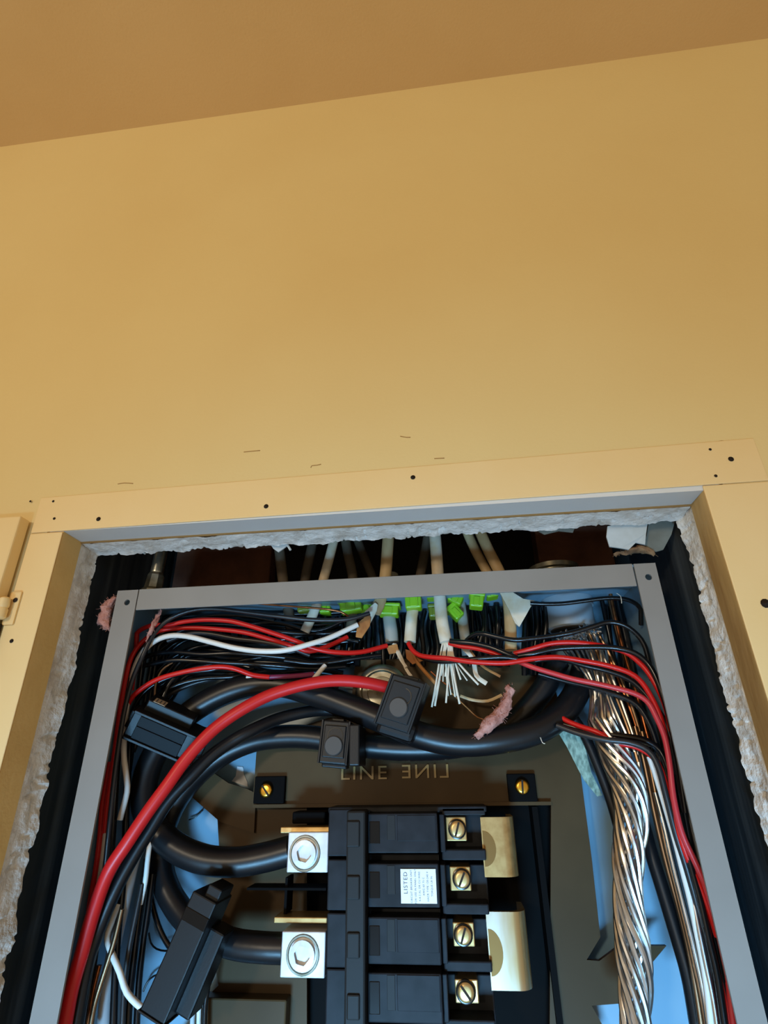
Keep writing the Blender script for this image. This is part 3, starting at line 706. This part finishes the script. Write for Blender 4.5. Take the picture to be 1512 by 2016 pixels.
# ================================================================== small wires, left half
LG, RG = 'small wires at the upper left', 'small wires at the upper right'
W = [
 ('dark grey wire nearest the top flange, bending down along the left flange', 'greywire', 1.6, [(728,1207,34),(690,1218,32),(650,1221,30),(596,1219,27),(514,1209,24),(431,1199,21),(381,1201,19),(337,1217,18),(305,1245,16),(282,1289,15),(262,1335,15),(249,1381,15),(239,1431,15),(229,1500,15),(222,1560,16),(214,1640,18),(206,1720,22),(196,1800,24),(186,1880,26)]),
 ('thin copper wire above the dark grey wire near the top flange', 'copper', .8, [(440,1182,34),(514,1189,34),(580,1194,34),(640,1199,34),(672,1205,36),(688,1216,38)]),
 ('red wire arching highest at the upper left, ending under the blue-grey cable', 'red', 1.7, [(240,1360,34),(246,1300,32),(256,1262,29),(274,1242,27),(300,1231,24),(329,1231,24),(362,1224,24),(401,1220,24),(448,1222,25),(481,1229,26),(530,1244,28),(580,1261,31),(616,1276,34),(659,1284,38),(709,1284,44),(762,1271,52)]),
 ('red wire running below the highest red one and down the left flange', 'red', 1.7, [(206,1640,22),(212,1580,21),(226,1480,20),(236,1400,20),(246,1340,21),(258,1296,22),(280,1264,24),(312,1243,27),(348,1237,30),(381,1236,31),(431,1239,32),(481,1245,33),(530,1258,35),(570,1270,38),(610,1282,42),(650,1270,48),(684,1254,54)]),
 ('white wire dipping across the upper left to the kraft scrap', 'white', 1.9, [(236,1614,30),(250,1560,29),(249,1530,29),(244,1490,28),(245,1440,27),(249,1395,26),(258,1340,25),(272,1298,23),(292,1272,21),(315,1257,20),(342,1251,20),(375,1254,20),(415,1264,21),(464,1276,22),(514,1282,23),(563,1280,25),(613,1267,28),(650,1255,32),(704,1230,38)]),
 ('black wire just under the highest red wire at the upper left', 'blackwire', 1.7, [(236,1420,33),(248,1360,32),(266,1300,31),(290,1262,31),(315,1241,32),(348,1231,34),(398,1229,35),(448,1229,36),(497,1236,38),(547,1248,40),(595,1266,43),(640,1284,49),(690,1296,57)]),
 ('black wire between the second red wire and the white wire', 'greywire', 1.7, [(330,1262,34),(370,1248,34),(408,1247,34),(464,1257,35),(514,1263,36),(563,1273,38),(610,1290,44)]),
 ('glossy black wire below the white wire at the upper left', 'blackwire', 1.8, [(226,1520,49),(240,1440,47),(254,1370,44),(268,1324,42),(286,1294,41),(335,1284,41),(398,1288,41),(458,1286,42),(514,1290,44),(580,1297,48),(635,1306,55),(690,1300,63)]),
 ('lone red wire arching lowest at the upper left', 'red', 1.7, [(238,1420,30),(256,1379,26),(276,1358,24),(309,1338,23),(348,1326,23),(398,1316,24),(438,1313,26),(467,1318,29),(497,1329,33),(530,1333,37)]),
 ('purple-red wire end continuing the lowest red arch', 'purple', 1.7, [(528,1333,38),(560,1332,40),(590,1330,43),(618,1327,47)]),
 ('white wire snippet under the thick cable jacket at the upper left', 'white', 1.8, [(486,1334,44),(505,1334,44),(532,1337,45)]),
 ('short white wire tail above the thick red wire', 'white', 1.7, [(618,1336,38),(628,1324,40),(640,1310,43)]),
 ('black wire hugging the corner below the top flange', 'blackwire', 1.7, [(232,1470,44),(246,1390,44),(268,1310,44),(300,1262,44),(350,1228,46),(410,1212,48),(480,1212,50),(540,1222,54)]),
 ('black wire fanning out under the lowest red arch, upper of three', 'blackwire', 1.8, [(246,1470,42),(258,1410,41),(278,1370,40),(310,1344,40),(360,1326,41),(420,1318,43),(480,1300,46),(540,1290,50)]),
 ('black wire fanning out under the lowest red arch, middle of three', 'blackwire', 1.8, [(252,1500,46),(270,1430,44),(300,1380,43),(345,1350,43),(400,1336,45),(460,1332,48),(520,1322,54)]),
 ('black wire fanning out under the lowest red arch, lowest of three', 'greywire', 1.8, [(262,1480,50),(290,1412,48),(330,1370,47),(380,1346,48),(440,1332,52),(500,1316,58)]),
 ('black wire running to the dark nest right of the white wire', 'blackwire', 1.7, [(286,1310,36),(340,1300,36),(400,1302,38),(470,1306,42),(540,1310,46),(610,1316,52),(680,1312,58)]),
 ('black wire passing behind the glossy black one toward the blue-grey cable', 'blackwire', 1.7, [(560,1300,44),(610,1306,46),(650,1304,48),(700,1296,50),(750,1290,54)]),
 ('bare copper wire beside the red wires along the left flange', 'copper', .9, [(216,1560,26),(228,1480,25),(242,1400,24),(258,1330,24),(276,1290,25),(292,1262,28)]),
 ('glossy black wire beside the tan sticker of the left clamp', 'blackwire', 1.6, [(300,1420,40),(318,1380,40),(338,1340,41),(372,1318,44),(420,1306,48)]),
 ('thin brown wire beside the left clamp sticker', 'bronze', 1.0, [(304,1400,36),(306,1350,37),(318,1320,38),(340,1304,40)]),
 # lower left vertical bundle
 ('red wire running down behind the left flange beside the white one', 'red', 1.6, [(204,1500,24),(202,1560,24),(198,1630,25),(190,1700,27),(178,1770,30),(164,1840,32)]),
 ('white wire running straight down beside the left flange', 'white', 1.8, [(222,1420,30),(215,1495,29),(211,1569,28),(208,1629,28),(202,1688,29),(192,1730,32),(180,1790,36)]),
 ('thick black wire running down the left of the box', 'blackwire', 2.2, [(236,1440,30),(229,1520,30),(224,1600,31),(218,1680,33),(206,1760,36),(192,1840,38),(178,1940,38),(170,2040,38)]),
 ('black wire behind the white squiggle at the left', 'blackwire', 2.2, [(258,1440,42),(252,1520,42),(248,1600,42),(246,1680,42),(240,1760,42),(232,1840,42),(226,1940,42),(222,2040,42)]),
 ('white striped wire curling at the lower left corner', 'white', 1.8, [(232,1780,40),(221,1813,38),(211,1846,36),(221,1879,35),(236,1914,35),(250,1954,36),(278,1983,38),(299,1995,40),(325,2020,42),(340,2044,44)]),
 ('short white wire section left of the bent heavy cable', 'white', 1.6, [(300,1640,44),(294,1668,44),(290,1700,44),(286,1736,45),(276,1780,47)]),
 ('dull bare wire between the thick red and pale grey cables', 'bronze', 1.6, [(240,1790,34),(226,1850,34),(204,1920,34),(186,1980,34),(176,2040,34)]),
 ('pale wire end at the bottom left beside the thick red wire', 'white', 1.5, [(170,1920,30),(160,1960,30),(152,2000,30),(146,2040,30)]),
 ('brown copper wire at the bottom left', 'copper', 1.4, [(196,1900,36),(184,1950,36),(176,2000,36),(170,2040,36)]),
 ('black wire next to the pale grey cable on its right', 'blackwire', 2.3, [(290,1690,50),(280,1760,50),(270,1830,50),(262,1900,50),(254,1970,50),(250,2040,50)]),
 ('second black wire right of the pale grey cable', 'blackwire', 2.0, [(300,1720,56),(292,1790,56),(282,1860,56),(274,1930,56),(268,2040,56)]),
 ('glossy brown-black wire right of the pale grey cable', 'greywire', 1.6, [(280,1740,44),(268,1800,44),(256,1860,44),(246,1930,44),(240,2040,44)]),
 ('black wire slanting to the long lower clamp', 'blackwire', 1.7, [(292,1730,66),(300,1780,66),(312,1822,64),(326,1852,62),(346,1880,60)]),
 ('thin black loop of lead behind the long lower clamp', 'blackwire', .6, [(293,1836,88),(297,1856,88),(308,1868,88),(326,1872,86),(340,1868,84)]),
 ('thin black lead curling at the foot of the long lower clamp', 'blackwire', .6, [(282,1952,90),(290,1934,90),(302,1922,90),(320,1916,88),(336,1918,84)]),
 ('thin dark scratch-like lead on the blue back above the upper lug cable', 'blackwire', .5, [(372,1614,92),(386,1608,92),(400,1594,92)]),
 ('grey wire ends below the long lower clamp, left of three', 'lightcable', 1.5, [(384,1960,70),(380,1990,70),(378,2040,70)]),
 ('grey wire ends below the long lower clamp, middle of three', 'white', 1.4, [(396,1950,70),(392,1990,70),(391,2040,70)]),
 ('black wire below the long lower clamp beside the grey ends', 'blackwire', 1.5, [(410,1940,66),(404,1980,66),(402,2040,66)]),
 # nest around the middle
 ('red wire from the windowed clamp cable running right', 'red', 1.7, [(804,1266,48),(812,1280,46),(826,1290,44),(850,1294,41),(880,1296,38),(920,1302,35),(960,1305,33),(999,1305,32),(1049,1297,31),(1098,1294,30),(1148,1301,29),(1198,1311,27),(1240,1325,25),(1264,1344,24),(1284,1376,24),(1300,1412,24),(1312,1460,24)]),
 ('black wire paired under that middle red wire', 'blackwire', 1.7, [(806,1272,52),(826,1292,48),(860,1302,42),(900,1301,38),(950,1296,35),(990,1294,33),(1018,1297,32)]),
 ('black wire leaving the cream cable end toward the right', 'blackwire', 1.8, [(886,1262,42),(904,1264,40),(930,1266,38),(965,1274,36),(995,1286,34),(1018,1296,33)]),
 ('red wire leaving the cream cable end toward the right', 'red', 1.6, [(884,1266,44),(905,1272,42),(935,1276,40),(965,1284,38),(992,1294,36)]),
 ('black wire sagging over the split sheath cable', 'blackwire', 1.7, [(918,1262,46),(932,1250,42),(948,1247,39),(975,1253,37),(1012,1260,35),(1050,1257,34),(1090,1252,33),(1129,1245,31),(1169,1233,29),(1199,1225,28),(1229,1231,27),(1254,1249,27),(1268,1269,27),(1276,1296,28),(1284,1340,30)]),
 ('brown-black wire from the split sheath under the top flange', 'blackwire', 1.5, [(1044,1188,36),(1075,1189,35),(1110,1188,34),(1150,1183,32),(1189,1178,30),(1221,1178,29),(1246,1185,30),(1262,1200,34),(1270,1230,40)]),
 ('bright red wire arching highest on the right', 'red', 1.7, [(1012,1287,38),(1049,1277,34),(1085,1267,32),(1131,1265,30),(1181,1271,29),(1229,1283,28),(1258,1304,27),(1278,1327,26),(1298,1362,25),(1312,1396,24),(1322,1440,24)]),
 ('glossy black wire under the highest right red wire', 'blackwire', 1.8, [(1020,1292,36),(1050,1287,33),(1098,1277,31),(1165,1274,28),(1214,1276,26),(1250,1286,24),(1274,1305,23),(1290,1331,22),(1303,1364,22),(1315,1400,22),(1326,1450,22),(1338,1520,23),(1350,1600,24)]),
 ('glossy black wire under the middle right red wire', 'blackwire', 1.8, [(1040,1304,40),(1080,1297,38),(1115,1300,35),(1149,1310,33),(1189,1319,31),(1225,1331,29),(1248,1344,28),(1268,1364,27),(1288,1390,26),(1304,1412,26),(1320,1452,26),(1334,1520,27),(1348,1600,29),(1362,1680,31)]),
 ('pinkish red wire crossing lowest on the right and down the flange', 'pink', 1.7, [(1020,1302,36),(1050,1314,33),(1090,1326,31),(1129,1337,29),(1169,1345,27),(1209,1354,25),(1248,1365,23),(1274,1381,22),(1290,1408,21),(1308,1450,21),(1318,1502,21),(1326,1570,21),(1342,1638,22),(1366,1692,23),(1388,1742,24),(1403,1792,24),(1420,1855,25),(1432,1920,26),(1442,2000,26),(1450,2060,26)]),
 ('black wire following under the pinkish red wire', 'blackwire', 1.8, [(1060,1326,48),(1110,1340,46),(1169,1354,42),(1220,1370,38),(1254,1388,36),(1276,1420,35),(1292,1462,35),(1306,1530,36),(1322,1600,38),(1344,1680,38),(1368,1750,38)]),
 ('red wire emerging from behind the heavy cable and crossing the ground wires', 'red', 1.7, [(1090,1398,48),(1112,1417,44),(1142,1430,40),(1172,1440,36),(1217,1462,33),(1254,1471,31),(1288,1493,29),(1306,1529,28),(1322,1587,27),(1339,1648,27),(1358,1700,28),(1384,1760,27),(1408,1830,27),(1426,1910,28),(1438,2050,28)]),
 ('black wire crossing in front of the ground wires', 'blackwire', 2.1, [(1080,1415,50),(1110,1426,46),(1159,1439,41),(1220,1449,36),(1264,1456,34),(1291,1470,33),(1306,1490,32),(1318,1530,32),(1330,1590,32),(1346,1660,32),(1366,1730,33),(1390,1810,34),(1410,1900,35),(1422,2050,36)]),
 ('second black wire crossing in front of the ground wires, lower', 'greywire', 1.8, [(1096,1428,41),(1140,1444,36),(1190,1456,31),(1240,1462,28),(1276,1478,26),(1296,1510,25),(1312,1570,26),(1330,1640,28),(1352,1710,30),(1374,1790,32),(1396,1880,34),(1412,2050,36)]),
 ('copper wire hanging straight in the upper right corner', 'copper', 1.4, [(1202,1170,62),(1210,1210,60),(1222,1260,58),(1236,1310,55),(1248,1345,52),(1262,1400,50),(1280,1470,48)]),
 ('dark brown wire hanging in the upper right corner behind the copper one', 'bronze', 1.4, [(1196,1165,70),(1206,1210,70),(1224,1280,68),(1246,1350,66),(1270,1430,62)]),
 ('white wire running down the middle of the right bundle', 'white', 1.7, [(1278,1490,36),(1295,1540,35),(1325,1640,34),(1342,1706,33),(1359,1773,33),(1374,1845,33),(1390,1930,33),(1402,2040,33)]),
 ('bare bronze wire in the right bundle, leftmost', 'bronze', 1.6, [(1250,1430,46),(1268,1500,45),(1284,1580,44),(1302,1660,43),(1320,1730,42),(1342,1810,41),(1362,1900,40),(1384,2040,40)]),
 ('bare bronze wire in the right bundle, second from the left', 'bronze', 1.6, [(1264,1440,42),(1280,1510,42),(1296,1590,41),(1312,1670,40),(1334,1760,40),(1354,1840,39),(1376,1940,38),(1394,2040,38)]),
 ('bare silver wire in the right bundle beside the white one', 'bare', 1.5, [(1290,1560,40),(1306,1620,39),(1322,1690,38),(1342,1770,37),(1362,1850,36),(1384,1950,36),(1398,2040,36)]),
 ('pinkish bare wire near the bottom of the right bundle', 'bare', 1.6, [(1346,1690,34),(1362,1760,33),(1376,1830,32),(1390,1900,32),(1404,1970,32),(1414,2040,32)]),
 ('glossy black wire along the right flange, inner one', 'blackwire', 1.9, [(1336,1600,28),(1356,1690,28),(1378,1770,27),(1396,1850,26),(1412,1920,26),(1430,2040,26)]),
 ('glossy black wire along the right flange, outer one', 'blackwire', 1.9, [(1330,1440,30),(1342,1520,30),(1358,1610,30),(1378,1700,29),(1400,1790,28),(1420,1880,27),(1436,1960,27),(1448,2040,27)]),
 ('glossy black wire deepest along the right flange', 'blackwire', 2.2, [(1310,1400,44),(1330,1490,44),(1350,1590,43),(1376,1700,42),(1398,1800,41),(1420,1900,40),(1440,2040,40)]),
]
for lab, mt, r, pts in W:
    left = pts[0][0] < 800 and pts[-1][0] < 800
    wire(lab, mt, r, pts, group=LG if left else RG)
tang = 'filler black wire added to darken the tangle behind the upper left wires'  # filler wires, added to block light from the upper back
rnd = random.Random(4)
for k in range(16):
    o1, o2 = rnd.uniform(-14, 14), rnd.uniform(-10, 10); v0 = 1206 + k*8.4
    y = rnd.uniform(54, 76)
    pts = [(236+k*3, 1420+rnd.uniform(-20,50), y), (256+k*3+o2*.3, 1330+k*4+o1, y), (300+k*2, v0+26+k*2, y), (370, v0+o1*.5, y), (450, v0+o2, y+rnd.uniform(-3,3)), (540, v0+o1*.6+6, y), (620, v0+o2+10, y+3), (690+rnd.uniform(-30,30), v0+o1+6, y+4)]
    wire(tang, 'blackwire', rnd.choice((1.7,1.8,2.3)), pts, group=tang)
def vtop(u, y, z=-.004):
    lo_v, hi_v = 900.0, 1500.0
    for _ in range(40):
        mv = (lo_v+hi_v)/2
        if P(u, mv, y).z > z: lo_v = mv
        else: hi_v = mv
    return hi_v
def nest(label, u0, u1, n, slope, vend, ya, yb):
    for k in range(n):
        u = u0 + (u1-u0)*k/(n-1) + rnd.uniform(-3, 3); y = rnd.uniform(ya, yb); v = vtop(u, y); r = rnd.choice((1.7, 2.0, 2.4, 3.0)); j = 7
        pts = [(u, v, y)] + [(u+slope*(t*(vend-v))+rnd.uniform(-j, j), v+t*(vend-v), y+rnd.uniform(-3, 2)) for t in (.3, .65, 1.0)]
        wire(label, 'blackwire', r, pts, group=label)
nest('black wire hanging in the dark nest between the cream cable and the split sheath', 896, 992, 13, .05, 1312, 66, 84)
nest('filler black wire added to darken the gap between the split sheath and the conduit sleeve', 1030, 1084, 7, .0, 1330, 66, 86)  # added fillers that keep light off the back here
nest('filler black wire added to darken the corner right of the conduit sleeve', 1188, 1262, 11, .16, 1480, 70, 88)  # added fillers shading this corner
nest('filler black wire added to darken the gap behind the green clamps left of the cream cable', 560, 862, 22, .0, 1312, 74, 86)  # added fillers shading the back behind the clamps
nest('filler black wire added to darken the upper left corner of the box', 290, 540, 16, .0, 1260, 76, 88)  # added fillers shading the upper left back
wire('thick blue-black cable descending between the ground rope and right bundle', 'black', 4.0, [(1226,1470,66),(1250,1560,62),(1280,1672,56),(1306,1756,54),(1332,1841,52),(1356,1926,50),(1376,2040,50)], name='jacketed_cable', cat='cable', n=16)
wire('black cable descending left of the twisted ground rope', 'black', 3.4, [(1120,1400,62),(1150,1446,62),(1178,1510,62),(1204,1580,62),(1226,1660,62),(1250,1760,62)], name='jacketed_cable', cat='cable', n=14)

# ================================================================== twisted bare ground wires
g = thing('ground_wire_rope', P(1240, 1650, 40), 'rope of twisted bare silvery ground wires down the right side', 'wire rope')
cen = path([(1186,1418,44),(1196,1452,42),(1216,1498,40),(1236,1545,38),(1243,1596,38),(1240,1655,38),(1235,1722,38),(1238,1790,38),(1245,1858,38),(1250,1930,38),(1254,2060,38)], step=.002)
NS = 11
L = [0.0]
for i in range(1, len(cen)): L.append(L[-1] + (cen[i]-cen[i-1]).length)
tops = [(1098,1262),(1108,1256),(1118,1252),(1128,1246),(1138,1244),(1146,1240),(1154,1238),(1162,1236),(1170,1238),(1178,1242),(1186,1250),(1192,1262),(1150,1262)]
for k in range(NS):
    pts = []
    a0 = 2*math.pi*k/NS
    for i, c in enumerate(cen):
        s = L[i]/L[-1]
        R_ = .0074 + .0022*math.exp(-((s-.22)/.10)**2) + .0011*math.sin(s*17+1)*.6
        if k % 4 == 3: R_ *= .72
        a = a0 - L[i]/.052*2*math.pi*0.43
        t = (cen[min(i+1, len(cen)-1)]-cen[max(i-1, 0)]).normalized()
        ex = Vector((1,0,0)); ex = (ex-t*ex.dot(t)).normalized(); ey = t.cross(ex)
        pts.append(c + ex*math.cos(a)*R_ + ey*math.sin(a)*R_)
    # flared tail to where the strands come out of the conduit; sort by side
    order = sorted(range(NS), key=lambda q: math.cos(2*math.pi*q/NS))
    tp = tops[order.index(k)]
    ydep = 60 - 14*((order.index(k) % 3)/2)
    first = pts[0]
    head = [P(tp[0], tp[1], ydep+8), P(tp[0]*.75+1190*.25+8, tp[1]*.72+1418*.28, ydep), P(tp[0]*.38+1188*.62+8, tp[1]*.4+1418*.6, (ydep+44)/2)]
    full = spline(head + [first], .006)[:-1] + pts
    B().tube(full, [.00115]*12 + [.00158]*(len(full)-12), 8).build('strand', 'bare', g, smooth='auto')
# loose bare wires fanning beside the rope
g2 = 'loose bare wires fanning above the ground rope'
fan = [([(1150,1250,56),(1172,1300,52),(1200,1370,46),(1226,1430,42),(1250,1480,40)], 'bare', 'upper left'), ([(1160,1246,54),(1186,1310,50),(1216,1380,45),(1242,1450,41),(1256,1500,40)], 'bronze', 'second'),
       ([(1168,1244,52),(1200,1320,48),(1230,1400,44),(1252,1470,41),(1262,1540,41)], 'bare', 'third'), ([(1174,1240,58),(1206,1300,56),(1240,1380,52),(1262,1450,48),(1276,1520,46)], 'bronze', 'fourth'),
       ([(1180,1250,60),(1214,1330,58),(1246,1410,54),(1266,1480,50),(1282,1570,46)], 'copper', 'rightmost')]
nm = ['loose silvery bare wire, leftmost of the fan above the rope', 'loose dull bare wire, second of the fan above the rope', 'loose silvery bare wire, third of the fan above the rope', 'loose dull bare wire, fourth of the fan above the rope', 'loose coppery bare wire, rightmost of the fan above the rope']
for (pts, mt, _), lab in zip(fan, nm): wire(lab, mt, 1.2, pts, name='bare_wire', group=g2, n=8)
# crumpled foil braid where they leave the sleeve
b = B()
for k in range(70):
    u = random.uniform(1098, 1182); v = 1262 - (u-1098)*.36 + random.uniform(-9, 9); y = random.uniform(46, 62)
    p = P(u, v, y); d = Vector((random.uniform(-1,1), random.uniform(-.5,.5), random.uniform(-1,1))).normalized()
    e_ = d.orthogonal().normalized()
    b.obox(p, d*random.uniform(.0015,.004), e_*random.uniform(.0005,.0012), d.cross(e_)*.0002)
b.build('foil_braid', 'bare', label='crumpled shiny foil braid at the mouth of the plastic conduit sleeve', cat='foil', kind='stuff')

# ================================================================== tape, wool, dust
b = B(); b.prism([P(u, v, y) for u, v, y in ((1094,1434,66),(1120,1436,66),(1146,1446,66),(1154,1480,68),(1164,1520,70),(1186,1566,74),(1176,1568,74),(1150,1536,71),(1138,1514,70),(1116,1470,68))], (0, .0006, 0))
b.build('woven_tape', 'tape', label='grey-green woven tape strip left of the ground rope', cat='tape')
def wool(pts, rs, label, seed, n=160, mt='wool'):
    b = B(); q = [P(*p) for p in pts]; cl = spline(q, .002); k = len(cl)
    rr = []
    for i in range(k):
        t = i/(k-1); j = min(int(t*(len(rs)-1)), len(rs)-2); f = t*(len(rs)-1)-j
        rr.append((rs[j]*(1-f)+rs[j+1]*f)/1000)
    b.tube(cl, rr, 14)
    for v in b.bm.verts:
        nz = Vector((noise.noise(v.co*320+Vector((seed,0,0))), noise.noise(v.co*320+Vector((0,seed,0))), noise.noise(v.co*320+Vector((0,0,seed)))))
        v.co += nz*.0022
    rnd = random.Random(seed)
    for _ in range(n):
        i = rnd.randrange(k); d = Vector((rnd.uniform(-1,1), rnd.uniform(-1,.6), rnd.uniform(-1,1))).normalized()
        p = cl[i] + d*rr[i]*.8; e = p + d*rr[i]*rnd.uniform(.3,.9) + Vector((rnd.uniform(-1,1), 0, rnd.uniform(-1,1)))*.0012
        b.tube([p, (p+e)/2+Vector((0,0,rnd.uniform(-.0006,.0006))), e], .00012, 3)
    return b.build('insulation_tuft', mt, label=label, cat='insulation', smooth=True)
wool([(1006,1352,36),(998,1378,36),(988,1400,36),(966,1424,36),(936,1450,36)], [2.0,3.2,4.2,3.8,1.5], 'pink tuft of glass wool lying on the heavy cable in the middle', 3)
wool([(228,1176,4),(212,1196,6),(206,1222,6),(214,1238,4)], [1.5,4.2,4.4,1.5], 'pink tuft of glass wool caught on the upper left flange corner', 8)
wool([(318,1198,10),(308,1216,12),(300,1238,12),(288,1262,13)], [.7,1.6,1.5,.6], 'thin wisp of pink wool hanging under the left end of the top flange', 5, 60)
wool([(1212,1092,10),(1240,1084,10),(1268,1082,10),(1290,1092,10)], [.8,2.2,2.6,.8], 'brownish tuft of wool on the box below the torn paper flaps', 12, 80, 'brownwool')
# cobweb hairs
for k, (pts, lab) in enumerate((([(1214,1168,20),(1222,1174,19),(1224,1188,19)], 'single white hair caught on the brown-black wire'), ([(1064,1452,34),(1068,1462,33),(1073,1464,33)], 'tiny white fibre under the heavy cable'))):
    wire(lab, 'fibre', .25, pts, name='hair', cat='fibre', n=4)
# torn white sticker scrap on the back
b = B(); b.prism([P(u, v, 94.3) for u, v in ((467,1509),(478,1510),(480,1524),(487,1540),(488,1549),(456,1538),(464,1528))], (0, .0003, 0))
b.build('sticker_scrap', 'sticker', label='torn white sticker scrap on the blue-lit back of the box', cat='sticker scrap')
